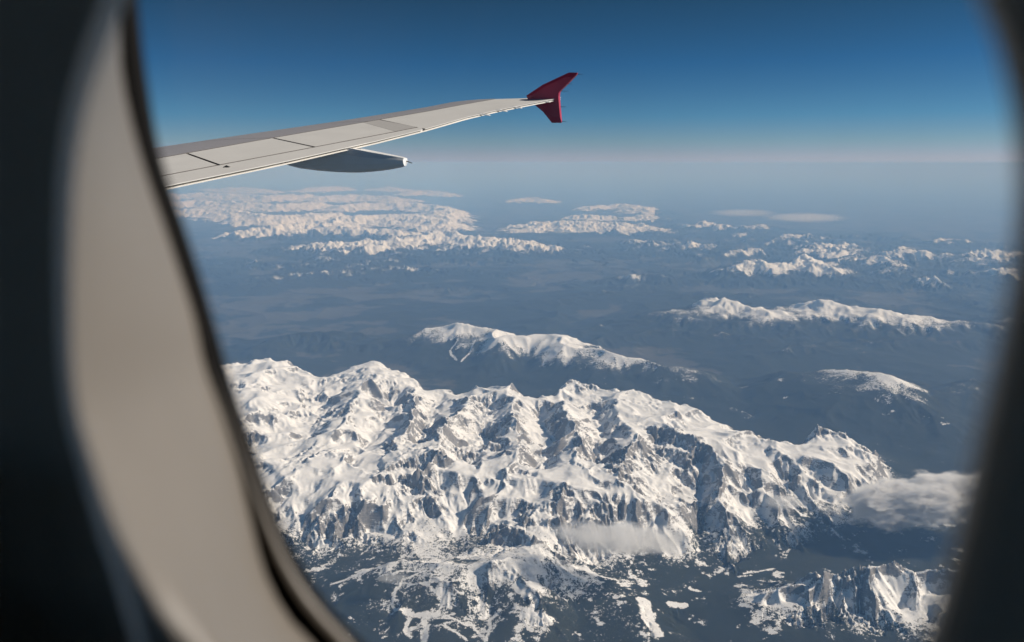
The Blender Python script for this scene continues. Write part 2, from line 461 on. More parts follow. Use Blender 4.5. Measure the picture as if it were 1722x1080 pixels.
LIFT = {0: 200, 1: 250, 2: 450, 3: 400, 4: 350}
for k, (kind, pts, wf, wb, lab) in enumerate(FAR):
    if kind == 'hill' and k > 4: pts = [(a_, b_, c_ + 300) for a_, b_, c_ in pts]
    if k in LIFT:
        pts = [(a_, b_, c_ + LIFT[k] * min(1, max(0.3, (c_ - 500) / 800))) for a_, b_, c_ in pts]
        wf *= 1.15; wb *= 1.1
    G = [ground_point(*p) + (p[2],) for p in pts]
    gx = np.array([g[0] for g in G]); gy = np.array([g[1] for g in G])
    rng = np.hypot(gx, gy); m = max(wf, wb) * 1.6
    r0, r1 = rng.min() - m, rng.max() + m
    aa = np.arctan2(gx, gy); da = m / rng.min()
    ri = np.nonzero((rr > r0) & (rr < r1))[0]; ai = np.nonzero((az > aa.min() - da) & (az < aa.max() + da))[0]
    if len(ri) == 0 or len(ai) == 0: continue
    sl = (slice(ri[0], ri[-1] + 1), slice(ai[0], ai[-1] + 1))
    ws = min(1.0, wf / 9000)
    lam = wf * 0.55
    qx = X[sl] + lam * 0.35 * perlin(X[sl] / lam, Y[sl] / lam, 11 + k) + lam * 0.1 * perlin(X[sl] / lam * 3, Y[sl] / lam * 3, 12 + k)
    qy = Y[sl] + lam * 0.35 * perlin(X[sl] / lam, Y[sl] / lam, 31 + k) + lam * 0.1 * perlin(X[sl] / lam * 3, Y[sl] / lam * 3, 32 + k)
    best = np.zeros(qx.shape)
    for p, q in zip(G[:-1], G[1:]):
        dx, dy = q[0] - p[0], q[1] - p[1]
        t = np.clip(((qx - p[0]) * dx + (qy - p[1]) * dy) / (dx * dx + dy * dy), 0, 1)
        ox, oy = qx - p[0] - dx * t, qy - p[1] - dy * t
        front = (ox * qx + oy * qy) < 0
        dist = np.hypot(ox, oy) / np.where(front, wf, wb)
        z = p[2] + (q[2] - p[2]) * t
        prof = np.clip(1 - dist, 0, 1) ** 1.35
        best = np.maximum(best, (z - 420) * prof)
    hb = H[sl]
    cand = 420 + best
    up = cand > hb
    # smooth maximum
    d = cand - hb
    kk = 120.0
    mm = np.clip(0.5 + d / (2 * kk), 0, 1)
    H[sl] = np.where(best > 0, hb * (1 - mm) + cand * mm + kk * mm * (1 - mm), hb)
    if lab:
        idl = ID[sl]
        idl[(d > 0) & (cand > 800)] = 10 + k

# ---- relief: ridged noise plus gullies that run down the slopes
def grad(Hh):
    hr = np.gradient(Hh, axis=0) / np.gradient(rr)[:, None]
    ha = np.gradient(Hh, axis=1) / (np.gradient(az)[None, :] * R)
    gxx = hr * np.sin(A) + ha * np.cos(A)
    gyy = hr * np.cos(A) - ha * np.sin(A)
    return gxx, gyy


def boxblur(a, n, axis):
    k = 2 * n + 1
    p = np.pad(a, [(n + 1, n) if ax == axis else (0, 0) for ax in (0, 1)], mode='edge')
    c_ = np.cumsum(p, axis=axis)
    hi_ = [slice(None)] * 2; lo_ = [slice(None)] * 2
    hi_[axis] = slice(k, None); lo_[axis] = slice(0, -k)
    return (c_[tuple(hi_)] - c_[tuple(lo_)]) / k


mtn = sstep(650, 1350, H)
H_macro = H.copy()
RUG = 0.28 + 1.4 * sstep(-0.1, 0.45, perlin(X / 2100, Y / 2100, 55) + 0.5 * perlin(X / 700, Y / 700, 56))
DET = np.where((ID == 10) | (ID == 12), 0.42, np.where(ID == 2, 0.6, 1.0))
DET = np.where((R < 36000) & (H_macro < 900), 0.75, DET)
DET = np.where(ID == 3, 1.25, DET)


def ridged(H, table):
    for j, (lam, amp) in table:
        fade = sstep(1.6, 3.2, lam / cell)
        wa = 0.22 * perlin(X / lam * 1.7, Y / lam * 1.7, 260 + j)
        n = 0.6 - 2.0 * np.abs(perlin(X / lam + 3.1 * j + wa, Y / lam + wa, 60 + j))
        if lam > 5000: n = n * sstep(60000, 90000, R)
        if lam < 700: n = n * RUG
        H = H + amp * n * fade * (0.12 + 0.88 * mtn) * DET
    return H


H = ridged(H, [(0, (5200, 150)), (1, (2600, 190)), (2, (1250, 85))])
GUL = np.zeros_like(H)
for j, (lam, amp) in enumerate(((5600, 170), (2800, 170), (1500, 125), (760, 84), (400, 46), (210, 33), (110, 18))):
    gx_, gy_ = grad(boxblur(boxblur(H, bl_, 0), bl_, 1) if (bl_ := {1500: 5, 760: 3, 400: 2, 210: 1}.get(lam, 0)) else H)
    sl_ = np.hypot(gx_, gy_) + 1e-6
    sx, sy = -gy_ / sl_, gx_ / sl_
    fade = sstep(1.8, 3.6, lam / cell)
    px_, py_ = X / lam, Y / lam
    ix = np.floor(px_).astype(np.int64); iy = np.floor(py_).astype(np.int64)
    acc = np.zeros_like(H); wsum = np.zeros_like(H)
    ph_ = 1.6 * perlin(X / lam * 1.3, Y / lam * 1.3, 200 + j)
    for oa in (-1, 0, 1):
        for ob in (-1, 0, 1):
            h1 = hsh(ix + oa, iy + ob, 90 + j)
            jx = ix + oa + 0.5 + 0.4 * GX[h1]; jy = iy + ob + 0.5 + 0.4 * GY[h1]
            vx, vy = px_ - jx, py_ - jy
            wt = np.exp(-(vx * vx + vy * vy) * 2.2)
            acc += wt * (1.05 - 2.1 * np.abs(np.sin(((vx * sx + vy * sy) * 2 * np.pi + GANG[h1] * 0.3 + ph_) * 0.5)))
            wsum += wt
    g = acc / wsum
    g = np.clip(g * 1.35, -1.3, 1.3)
    k = sstep(0.06, 0.65, sl_)
    if lam > 2000: k = sstep(0.03, 0.3, sl_) * sstep(50000, 90000, R)
    if lam < 1000: k = np.where(R < 36000, sstep(0.16, 0.75, sl_), k)
    if lam < 500: k = k * RUG
    k = k * (1 - 0.55 * sstep(0.9, 1.7, sl_))
    if lam < 200: slope_c = sl_ if 'slope_c' not in globals() else slope_c
    H = H + amp * g * k * fade * DET
    GUL += g * k * fade * (amp / 150)

# the detail must not lift the macro shape: take its broad mean out again
H = ridged(H, [(3, (560, 26)), (4, (270, 18)), (5, (140, 9))])
det = H - H_macro
low = det
for _ in range(2):
    low = boxblur(boxblur(low, 22, 1), 28, 0)
H = H - low * sstep(36000, 33000, R) * 0.95
gx_, gy_ = grad(H)
slope = 0.45 * np.hypot(gx_, gy_) + 0.55 * slope_c

# ------------------------------------------------------------------ ground cover
def fb(lam, s, octv=4, gain=0.55):
    o = np.zeros_like(H); a = 1.0
    for i in range(octv):
        l_ = lam / 2 ** i
        o += a * perlin(X / l_ + 7 * i, Y / l_, s + i) * sstep(1.2, 2.4, l_ / cell)
        a *= gain
    return o


nb = fb(2600, 120, 5, 0.6)
nf = fb(420, 130, 3, 0.7)
SL = np.where(ID == 3, 900.0, np.where(ID == 2, 1330.0, 1080.0))
SL = np.where((R > 36000), 1420, SL)
SL = np.where((R > 120000) & (A < D(10)), 930, SL)
SL = np.where(regn > 0.3, 1500, SL)
SL = np.where(ID == 12, 1965, SL)
SL = np.where(ID == 11, 2600, SL)
SL = np.where(ID == 10, 1680, SL)
SL = np.where(ID == 13, 1640, SL)
SL = np.where(ID == 14, 1700, SL)
zz = H + 170 * nb + 90 * nf - 330 * GUL
snow = (zz - SL) / 300.0                       # >0 is snow
steep = slope + 0.16 * fb(1400, 144, 2) + 0.22 * fb(260, 140, 3, 0.7) + 0.10 * np.sin(H / 17 + 2 * nf)
rock = (steep - np.where(R < 36000, 1.03, 1.2)) / 0.35 + 0.9 * np.clip(GUL, -1.2, 0.25)
# clearings and meadows in the lower woods
clr = fb(900, 150, 4, 0.75) + 0.35 * fb(3000, 160, 2)
hi = sstep(520, 1150, H)
snow = np.maximum(snow, np.where(R < 26000, np.clip((clr - 0.84 + 0.5 * hi) * 1.7, -3, 0.5), (clr - 1.9 + 0.5 * hi) * 2))
# pistes, cut snow runs and open snow fields, laid on the ground
iaz = lambda a: int(np.clip(np.searchsorted(az, a), 0, NA - 1))


def on_ground(px, py):
    """First ground point met along the sight line of a pixel."""
    d = ray(px, py)
    a = math.atan2(d[0], d[1]); c = iaz(a)
    k = d[2] / math.hypot(d[0], d[1])
    line = CAM_ALT + rr * k
    hit = np.nonzero((H[:, c] > line) & (rr > 14500))[0]
    r = rr[hit[0]] if len(hit) else 20000.0
    return r * math.sin(a), r * math.cos(a)


PISTE = [
    ([(558, 983), (578, 977), (598, 968), (641, 952), (677, 942), (704, 944), (736, 950), (765, 955)], 45),
    ([(677, 975), (712, 962), (740, 955), (770, 950)], 40), ([(640, 968), (690, 960), (735, 962)], 28),
    ([(720, 981), (677, 983), (665, 992), (659, 1017), (673, 1025), (692, 1027)], 38),
    ([(712, 981), (736, 997), (746, 1009), (742, 1025), (728, 1037)], 42),
    ([(684, 1033), (716, 1034), (735, 1033)], 90), ([(686, 1040), (684, 1064), (690, 1072)], 55), ([(690, 1058), (710, 1047)], 30),
    ([(712, 1037), (716, 1056), (711, 1085)], 75),
    ([(735, 1040), (756, 1039), (787, 1052), (807, 1064), (815, 1080)], 45),
    ([(841, 1027), (823, 1041), (825, 1056), (815, 1078)], 45),
    ([(787, 1001), (793, 1048)], 22), ([(755, 990), (795, 1005), (831, 1021), (775, 1045), (740, 1052)], 22),
    ([(740, 1052), (770, 1062), (783, 1078)], 28), ([(800, 1062), (830, 1062)], 30),
    ([(866, 952), (895, 952), (914, 963)], 120), ([(800, 955), (835, 955), (860, 965)], 190), ([(868, 985), (885, 1000)], 130),
    ([(890, 930), (895, 960), (898, 985)], 120), ([(890, 1030), (915, 1045)], 60),
    ([(960, 952), (985, 957), (1000, 968)], 100), ([(1010, 970), (1035, 975)], 45),
    ([(1082, 1012), (1090, 1040), (1104, 1066)], 150), ([(1130, 1017), (1150, 1018)], 110), ([(1162, 990), (1175, 994)], 55),
    ([(1245, 1019), (1255, 1019)], 75), ([(1010, 1048), (1012, 1050)], 55), ([(1250, 965), (1300, 957)], 35), ([(1240, 970), (1265, 968)], 30),
    ([(770, 572), (757, 592), (768, 607)], 55), ([(800, 572), (792, 590), (776, 610)], 55),
]
wig_x = 45 * perlin(X / 260, Y / 260, 170); wig_y = 45 * perlin(X / 260, Y / 260, 171)
for pts, rad in PISTE:
    G = [on_ground(*p) for p in pts]
    for p, q in zip(G[:-1], G[1:]):
        if math.hypot(p[0] - q[0], p[1] - q[1]) > 3000: continue
        rm = math.hypot(*p); am = math.atan2(*p)
        r2 = math.hypot(*q); a2 = math.atan2(*q)
        lo, hi_ = min(rm, r2) - 500, max(rm, r2) + 500
        i0, i1 = np.searchsorted(rr, lo), np.searchsorted(rr, hi_)
        da = 500 / rm
        j0, j1 = np.searchsorted(az, min(am, a2) - da), np.searchsorted(az, max(am, a2) + da)
        s_ = (slice(i0, i1), slice(j0, j1))
        x_, y_ = X[s_] + wig_x[s_], Y[s_] + wig_y[s_]
        dx, dy = q[0] - p[0], q[1] - p[1]
        t = np.clip(((x_ - p[0]) * dx + (y_ - p[1]) * dy) / (dx * dx + dy * dy + 1), 0, 1)
        dd = np.hypot(x_ - p[0] - dx * t, y_ - p[1] - dy * t)
        snow[s_] = np.maximum(snow[s_], np.clip((rad - dd) / 45, -3, 0.75))
rock = np.where(ID == 3, rock - 1.1, rock)
rock = np.where(H < np.where(R < 36000, 1050, 1250), rock - 1.0, rock)
snow = np.clip(snow, -3, 3); rock = np.clip(rock, -3, 3)
field = np.clip((fb(5200, 180, 5, 0.75) + 0.22 - sstep(540, 760, H) * 1.5) * 1.2, -1, 1)
field = field - 1.4 * sstep(36000, 30000, R)

# ------------------------------------------------------------------ terrain material
def terrain_material():
    m = bpy.data.materials.new('alpine_ground')
    m.use_nodes = True
    N = m.node_tree.nodes; Lk = m.node_tree.links
    b = N['Principled BSDF']
    b.inputs['Roughness'].default_value = 0.9
    b.inputs['Specular IOR Level'].default_value = 0.15
    geo = N.new('ShaderNodeNewGeometry')

    def noise(scale, detail, stretch=None):
        t = N.new('ShaderNodeTexNoise'); t.inputs['Scale'].default_value = scale; t.inputs['Detail'].default_value = detail
        t.inputs['Roughness'].default_value = 0.65
        if stretch:
            mp = N.new('ShaderNodeMapping'); mp.inputs['Scale'].default_value = stretch
            Lk.new(geo.outputs['Position'], mp.inputs[0]); Lk.new(mp.outputs[0], t.inputs['Vector'])
        else:
            Lk.new(geo.outputs['Position'], t.inputs['Vector'])
        return t.outputs['Fac']

    def attr(n):
        a = N.new('ShaderNodeAttribute'); a.attribute_name = n
        return a.outputs['Fac']

    def math_(op, x, y=None, z=None, clamp=False):
        q = N.new('ShaderNodeMath'); q.operation = op; q.use_clamp = clamp
        for i, v in enumerate((x, y, z)):
            if v is None: continue
            if isinstance(v, (int, float)): q.inputs[i].default_value = v
            else: Lk.new(v, q.inputs[i])
        return q.outputs[0]

    def mask(a, nz, amt, width):
        s = math_('MULTIPLY_ADD', nz, amt, math_('ADD', a, -amt * 0.5))
        mr = N.new('ShaderNodeMapRange'); mr.interpolation_type = 'SMOOTHSTEP'
        mr.inputs[1].default_value = -width; mr.inputs[2].default_value = width
        Lk.new(s, mr.inputs[0])
        return mr.outputs[0]

    def mix(f, c1, c2):
        x = N.new('ShaderNodeMix'); x.data_type = 'RGBA'
        if isinstance(f, float): x.inputs[0].default_value = f
        else: Lk.new(f, x.inputs[0])
        for i, c in ((6, c1), (7, c2)):
            if isinstance(c, tuple): x.inputs[i].default_value = c + (1,)
            else: Lk.new(c, x.inputs[i])
        return x.outputs[2]

    fine = noise(0.012, 5)
    mid = noise(0.0025, 4)
    strata = noise(1.0, 5, (0.006, 0.006, 0.045))
    grain = noise(0.03, 4)
    woods = mix(mid, (0.012, 0.018, 0.014), (0.034, 0.038, 0.030))
    broad = noise(0.0009, 6)
    woods = mix(mask(attr('field'), broad, 2.6, 0.35), woods, mix(grain, (0.062, 0.060, 0.050), (0.092, 0.088, 0.074)))
    rockc = mix(mask(math_('MULTIPLY_ADD', strata, 4.0, -2.0), grain, 3.0, 0.6), (0.068, 0.064, 0.062), (0.205, 0.192, 0.182))
    snowc = mix(mid, (0.79, 0.79, 0.785), (0.85, 0.85, 0.85))
    sm = mask(attr('snow'), math_('MULTIPLY_ADD', grain, 0.45, math_('MULTIPLY', fine, 0.55)), 7.0, 0.25)
    rm = mask(attr('rock'), math_('MULTIPLY_ADD', strata, 0.45, math_('MULTIPLY_ADD', grain, 0.3, math_('MULTIPLY', fine, 0.25))), 13.0, 0.3)
    rm = math_('MULTIPLY', rm, 0.88)
    rs = mix(rm, snowc, rockc)
    Lk.new(mix(sm, woods, rs), b.inputs['Base Color'])
    bp = N.new('ShaderNodeBump'); bp.inputs['Strength'].default_value = 0.6; bp.inputs['Distance'].default_value = 14
    Lk.new(math_('MULTIPLY', math_('ADD', fine, grain), math_('MULTIPLY_ADD', rm, 1.2, 0.25)), bp.inputs['Height'])
    Lk.new(bp.outputs[0], b.inputs['Normal'])
    return m


M_TERRAIN = terrain_material()

# ------------------------------------------------------------------ terrain meshes
VX = np.stack([X, Y, H - CAM_ALT], -1).reshape(-1, 3).astype(np.float32)
idx = np.arange(NR * NA).reshape(NR, NA)
q = np.stack([idx[:-1, :-1], idx[:-1, 1:], idx[1:, 1:], idx[1:, :-1]], -1).reshape(-1, 4)
# turn so the faces look up
fid = ID[:-1, :-1].reshape(-1)


def terrain_object(name, faces):
    used, inv = np.unique(faces, return_inverse=True)
    inv = inv.reshape(-1).astype(np.int32)
    me = bpy.data.meshes.new(name)
    me.vertices.add(len(used))
    me.vertices.foreach_set('co', VX[used].reshape(-1))
    n = len(faces)
    me.loops.add(4 * n)
    f2 = inv.reshape(-1, 4)[:, ::-1].reshape(-1)
    me.loops.foreach_set('vertex_index', np.ascontiguousarray(f2))
    me.polygons.add(n)
    me.polygons.foreach_set('loop_start', np.arange(0, 4 * n, 4, dtype=np.int32))
    me.polygons.foreach_set('loop_total', np.full(n, 4, np.int32))
    me.polygons.foreach_set('use_smooth', np.ones(n, bool))
    for nm, arr in (('snow', snow), ('rock', rock), ('field', field)):
        at = me.attributes.new(nm, 'FLOAT', 'POINT')
        at.data.foreach_set('value', arr.reshape(-1)[used].astype(np.float32))
    me.update(calc_edges=True)
    return link(name, me, M_TERRAIN)


for i in np.unique(fid):
    faces = q[fid == i]
    if i == 0: nm, lb = 'ground', 'wide hazy valley floor of dark woods and fields between the mountains'
    elif i == 1: nm, lb = 'mountain_range', 'large near massif of rock and snow filling the lower middle of the view'
    elif i == 2: nm, lb = 'hill', 'forested ski hill with white pistes at the foot of the large massif'
    elif i == 3: nm, lb = 'mountain_range', 'small ribbed snowy range below the large massif in the lower right corner'
    else:
        kind, _, _, _, lb = FAR[i - 10]
        nm = {'ridge': 'mountain_ridge', 'range': 'mountain_range', 'peak': 'mountain', 'hill': 'hill'}[kind]
    tag(terrain_object(nm, faces), lb, kind='structure')
# closing floor under the middle of the polar sheet
c0 = [tuple(VX[j]) for j in idx[0, :-1]]
mesh('ground', c0 + [(0, 0, 500 - CAM_ALT)], [(i, (i + 1) % len(c0), len(c0)) for i in range(len(c0))], mat('dark_woods', (0.03, 0.035, 0.028)), None)['kind'] = 'structure'

# ------------------------------------------------------------------ haze
def box_mesh(name, lo, hi, m, parent=None):
    (x0, y0, z0), (x1, y1, z1) = lo, hi
    v = [(x0, y0, z0), (x1, y0, z0), (x1, y1, z0), (x0, y1, z0), (x0, y0, z1), (x1, y0, z1), (x1, y1, z1), (x0, y1, z1)]
    f = [(0, 3, 2, 1), (4, 5, 6, 7), (0, 1, 5, 4), (1, 2, 6, 5), (2, 3, 7, 6), (3, 0, 4, 7)]
    return mesh(name, v, f, m, parent)


def volume_mat(name, color, density, absorption=(1, 1, 1), aniso=0.0):
    m = bpy.data.materials.new(name)
    m.use_nodes = True
    N = m.node_tree.nodes
    N.remove(N['Principled BSDF'])
    v = N.new('ShaderNodeVolumePrincipled')
    v.inputs['Color'].default_value = color + (1,)
    v.inputs['Density'].default_value = density
    v.inputs['Absorption Color'].default_value = absorption + (1,)
    v.inputs['Anisotropy'].default_value = aniso
    m.node_tree.links.new(v.outputs[0], N['Material Output'].inputs['Volume'])
    return m, v


hm, hv = volume_mat('thin_blue_air', HAZE_COLOR, HAZE_DENSITY, absorption=(0.60, 0.50, 0.06))
Rm = 1.0e6
box_mesh('haze', (-Rm, -Rm, float(VX[:, 2].min()) - 5), (Rm, Rm, 280.0), hm)['kind'] = 'stuff'

# ------------------------------------------------------------------ clouds
def cloud(px0, px1, py, z, thick, depth, dens, lab, seed, group=None, thresh=0.42, tilt=0.0):
    x0, y0 = ground_point(px0, py, z); x1, y1 = ground_point(px1, py, z)
    cx, cy = (x0 + x1) / 2, (y0 + y1) / 2
    half = math.hypot(x1 - x0, y1 - y0) / 2
    bm = bmesh.new()
    bmesh.ops.create_icosphere(bm, subdivisions=4, radius=1.0)
    rnd = random.Random(seed)
    ph = [rnd.uniform(0, 6) for _ in range(6)]
    for v in bm.verts:
        c = v.co
        k = 1 + 0.13 * math.sin(3 * c.x + ph[0]) * math.cos(4 * c.y + ph[1]) + 0.08 * math.sin(7 * c.x + ph[2] + 5 * c.z)
        v.co = c * k
    me = bpy.data.meshes.new('cloud')
    bm.to_mesh(me); bm.free()
    m, v = volume_mat('cloud_vapour', (0.97, 0.97, 0.97), 0.0, (1, 1, 1), 0.2)
    N = m.node_tree.nodes; Lk = m.node_tree.links
    tc = N.new('ShaderNodeTexCoord')
    nz = N.new('ShaderNodeTexNoise'); nz.inputs['Scale'].default_value = 1.0; nz.inputs['Detail'].default_value = 8; nz.inputs['Roughness'].default_value = 0.66
    mp = N.new('ShaderNodeMapping'); mp.inputs['Scale'].default_value = (half / 620, depth / 480, max(thick / 270, 0.6)); mp.inputs['Location'].default_value = (seed * 3.3, seed * 1.7, 0)
    Lk.new(tc.outputs['Object'], mp.inputs[0]); Lk.new(mp.outputs[0], nz.inputs['Vector'])
    ln = N.new('ShaderNodeVectorMath'); ln.operation = 'LENGTH'; Lk.new(tc.outputs['Object'], ln.inputs[0])
    ml = N.new('ShaderNodeMath'); ml.operation = 'MULTIPLY_ADD'; ml.inputs[1].default_value = -0.62; Lk.new(ln.outputs['Value'], ml.inputs[0])
    Lk.new(nz.outputs['Fac'], ml.inputs[2])          # noise - .62 r
    mr = N.new('ShaderNodeMapRange'); mr.interpolation_type = 'SMOOTHSTEP'
    mr.inputs[1].default_value = thresh - 0.42; mr.inputs[2].default_value = thresh - 0.42 + 0.17
    mr.inputs[3].default_value = 0; mr.inputs[4].default_value = dens
    Lk.new(ml.outputs[0], mr.inputs[0]); Lk.new(mr.outputs[0], v.inputs['Density'])
    o = link('cloud', me, m)
    o.location = (cx, cy, z - CAM_ALT)
    o.scale = (half, depth, thick)
    o.rotation_euler = (0, tilt, math.atan2(y1 - y0, x1 - x0))
    m.cycles.volume_step_rate = 0.35
    tag(o, lab, 'cloud', 'clouds low over the mountains')
    return o


cloud(890, 1190, 905, 2050, 380, 900, 0.0034, 'long grey cloud lying against the lower slopes of the near massif', 1, tilt=0.05)
cloud(1370, 1780, 840, 1780, 780, 1400, 0.009, 'big puffy white cloud cut off by the right window edge', 2, tilt=-0.1)
cloud(1275, 1365, 845, 1900, 220, 400, 0.002, 'thin small cloud wisp on the spur left of the big puffy cloud', 3)
cloud(625, 700, 972, 1350, 120, 250, 0.003, 'tiny grey cloud over the pistes at the lower left', 4)
cloud(1270, 1440, 366, 2600, 900, 5000, 0.00025, 'long thin pale cloud streak near the horizon right of centre', 6)
cloud(1180, 1320, 358, 2600, 800, 5000, 0.00018, 'fainter cloud streak joining the left end of the long pale one', 7)

# ------------------------------------------------------------------ wing
YAW = math.radians(17)
n2 = np.array([math.sin(YAW), math.cos(YAW)])       # outboard
a2 = np.array([n2[1], -n2[0]])                      # aft
WZ = lambda o: -1.5 + 0.14 * o + 0.001 * o * o


def on_wing(px, py, dz=0.0):
    d = ray(px, py)
    ts = np.linspace(4, 40, 14401)
    o = ts * (d[:2] @ n2)
    g = ts * d[2] - (WZ(o) + dz)
    i = np.nonzero(np.diff(np.sign(g)))[0]
    t = ts[i[0]] if len(i) else ts[np.argmin(np.abs(g))]
    P = d * t
    return (P[:2] @ n2, P[:2] @ a2)


def W(o, a, dz=0.0):
    return np.array([n2[0] * o + a2[0] * a, n2[1] * o + a2[1] * a, WZ(o) + dz])


M_WING = mat('wing_grey_paint', (0.74, 0.71, 0.66), rough=0.42, var=0.10, scale=1.7)
M_SLAT = mat('slat_metal', (0.44, 0.42, 0.43), rough=0.45, metal=0.3, var=0.06, scale=1.0)
M_PATCH = mat('darker_grey_panel', (0.50, 0.475, 0.445), rough=0.5, var=0.04, scale=2)
M_GAP = mat('dark_gap', (0.12, 0.108, 0.10), rough=0.9)
M_RED = mat('winglet_red_paint', (0.50, 0.028, 0.07), rough=0.35, var=0.08, scale=2)
M_FAIR = mat('fairing_grey_paint', (0.80, 0.79, 0.77), rough=0.4, var=0.08, scale=3)
M_ROD = mat('dark_rod', (0.05, 0.05, 0.05), rough=0.5)

LEp = [on_wing(*p, dz=-0.06) for p in ((266, 248), (423, 225), (583, 202), (720, 180), (775, 169))]
SRp = [on_wing(*p) for p in ((272, 265), (423, 238), (539, 218), (626.5, 203), (720, 187), (775, 176.5), (835, 166))]
FRp = [on_wing(*p) for p in ((277, 295), (371, 277), (531, 247), (667, 221))]
TEp = [on_wing(*p) for p in ((306, 307), (470, 273.5), (583, 248), (623, 239.5), (714, 217), (785, 197), (834, 185.6), (893, 174), (932, 166.5))]


def line_fit(P, lo, extra=None):
    """aft as a function of outboard distance: straight pieces through the measured points."""
    o = np.array([p[0] for p in P]); a = np.array([p[1] for p in P])
    k = np.polyfit(o, a, 2)
    return k


kL, kS, kF, kT = (np.polyfit([p[0] for p in P], [p[1] for p in P], 1) for P in (LEp, SRp, FRp, TEp))
print('wing lines', kL, kS, kF, kT, [tuple(round(float(x), 1) for x in p) for p in LEp], [tuple(round(float(x), 1) for x in p) for p in TEp])


def pw(P):
    o = np.array([p[0] for p in P]); a = np.array([p[1] for p in P])
    i = np.argsort(o); o, a = o[i], a[i]
    s0 = (a[-1] - a[0]) / (o[-1] - o[0])
    def f(x):
        return np.where(x < o[0], a[0] + (x - o[0]) * s0, np.where(x > o[-1], a[-1] + (x - o[-1]) * s0, np.interp(x, o, a)))
    return f


fL, fS, fF, fT = pw(LEp), pw(SRp), pw(FRp), pw(TEp)
o_tip, a_tip = on_wing(932, 166.5)
o_top, a_top = on_wing(885, 161)
print('tip', o_tip, a_tip, o_top, a_top)

wing = empty('airplane_wing', (0, 0, 0))
tag(wing, 'long light grey airplane wing with dark red tip fence seen from above', 'airplane wing')
O_END = o_tip + 0.35
LEmax = LEp[-1][0]


def fLE(o):
    """leading edge incl. the rounded tip."""
    base_ = float(fL(o))
    if o > LEmax:
        t = (o - LEmax) / (O_END - LEmax)
        end = a_tip - 0.9
        return base_ + (end - base_) * 0 + (max(0, end - base_)) * t ** 2
    return base_


def airfoil_station(o, lift=0.0):
    le, te = fLE(o), float(fT(o))
    ch = te - le
    th = 0.105 * ch
    pts = []
    for s in (0.0, 0.05, 0.1, 0.2, 0.5, 0.8, 0.975):
        u_ = min(1.0, s * ch / max(0.15, float(fS(o)) - le)) if o < SRp[-1][0] else 1.0
        zt = -0.06 * (1 - u_) ** 2
        pts.append(W(o, le + s * ch + (0.02 if s == 0 else 0), zt - (0.06 if s == 0 else 0.03 if s < 0.7 else 0.013)))
    for s in (1.0, 0.75, 0.5, 0.25, 0.08, 0.0):
        zt = -0.02 - 0.07 * ch * 3.1 * (1 - s) ** 1.6 * s ** 0.5
        pts.append(W(o, le + s * ch, zt - 0.03 - (0.05 if s == 0 else 0)))
    return pts


sts = np.linspace(2.0, O_END, 46)
vs = []; fs = []; fm = []
for o in sts: vs += airfoil_station(o)
NP = 13
for i in range(len(sts) - 1):
    for j in range(NP):
        a_, b_ = i * NP + j, i * NP + (j + 1) % NP
        fs.append((a_, b_, b_ + NP, a_ + NP)); fm.append(0 if j < 6 else 1)
fs.append(tuple(range(NP))); fm.append(1)
fs.append(tuple(range((len(sts) - 1) * NP, len(sts) * NP))[::-1]); fm.append(1)
mesh('wing_box', vs, fs, [M_GAP, M_WING], wing, smooth=False, fmat=fm)


def panel(name, o0, o1, front, rear, m, o0r=None, o1r=None, lift=0.0, lead=False, n=16, thick=0.035, ns=1, droop=0.06):
    """A skin panel: a thin solid between two chordwise curves, from span o0 to o1 (front) / o0r to o1r (rear)."""
    o0r = o0 if o0r is None else o0r; o1r = o1 if o1r is None else o1r
    rows = []
    S_ = (0, 0.15, 0.35, 0.65, 1.0) if lead else tuple(k / ns for k in range(ns + 1))
    for i in range(n + 1):
        t = i / n
        of, orr = o0 + (o1 - o0) * t, o0r + (o1r - o0r) * t
        af, ar = float(front(of)), float(rear(orr))
        row = []
        for s in S_:
            o = of + (orr - of) * s; a = af + (ar - af) * s
            dz = -droop * (1 - s) ** 2 if lead else 0
            row.append((o, a, dz))
        rows.append(row)
    K = len(S_)
    if name in ('flap', 'outer_skin'): thick = 0.010
    v = [W(o, a, dz + lift) for r in rows for (o, a, dz) in r] + [W(o, a, dz + lift - thick) for r in rows for (o, a, dz) in r]
    B = len(rows) * K
    f = []; fm_ = []
    for i in range(n):
        for j in range(K - 1):
            p = i * K + j
            f.append((p, p + 1, p + K + 1, p + K)); f.append((B + p, B + p + K, B + p + K + 1, B + p + 1)); fm_ += [0, 0]
    for i in range(n):
        for j in (0, K - 1):
            p = i * K + j; f.append((p, p + K, B + p + K, B + p)); fm_.append(0 if (j == 0) == lead else 1) if name in ('slat', 'flap', 'outer_skin') else fm_.append(1)
    for j in range(K - 1):
        for i in (0, n):
            p = i * K + j; f.append((p, B + p, B + p + 1, p + 1)); fm_.append(1)
    return mesh(name, v, f, [m, M_GAP], wing, smooth=False, fmat=fm_)


g = 0.036
oS0 = 2.2
slat_ends = [oS0, 7.0, on_wing(371, 233)[0], on_wing(560, 205)[0], on_wing(700, 184)[0], SRp[-1][0]]
sp = lambda f, d: (lambda o: float(f(o)) + d)
fL2 = lambda o: fLE(o) - 0.02
o_se = SRp[-1][0]
for k in range(5):
    panel('slat', slat_ends[k] + 0.01, slat_ends[k + 1] - 0.01, fL2, sp(fS, -g), M_SLAT, lead=True, n=8)
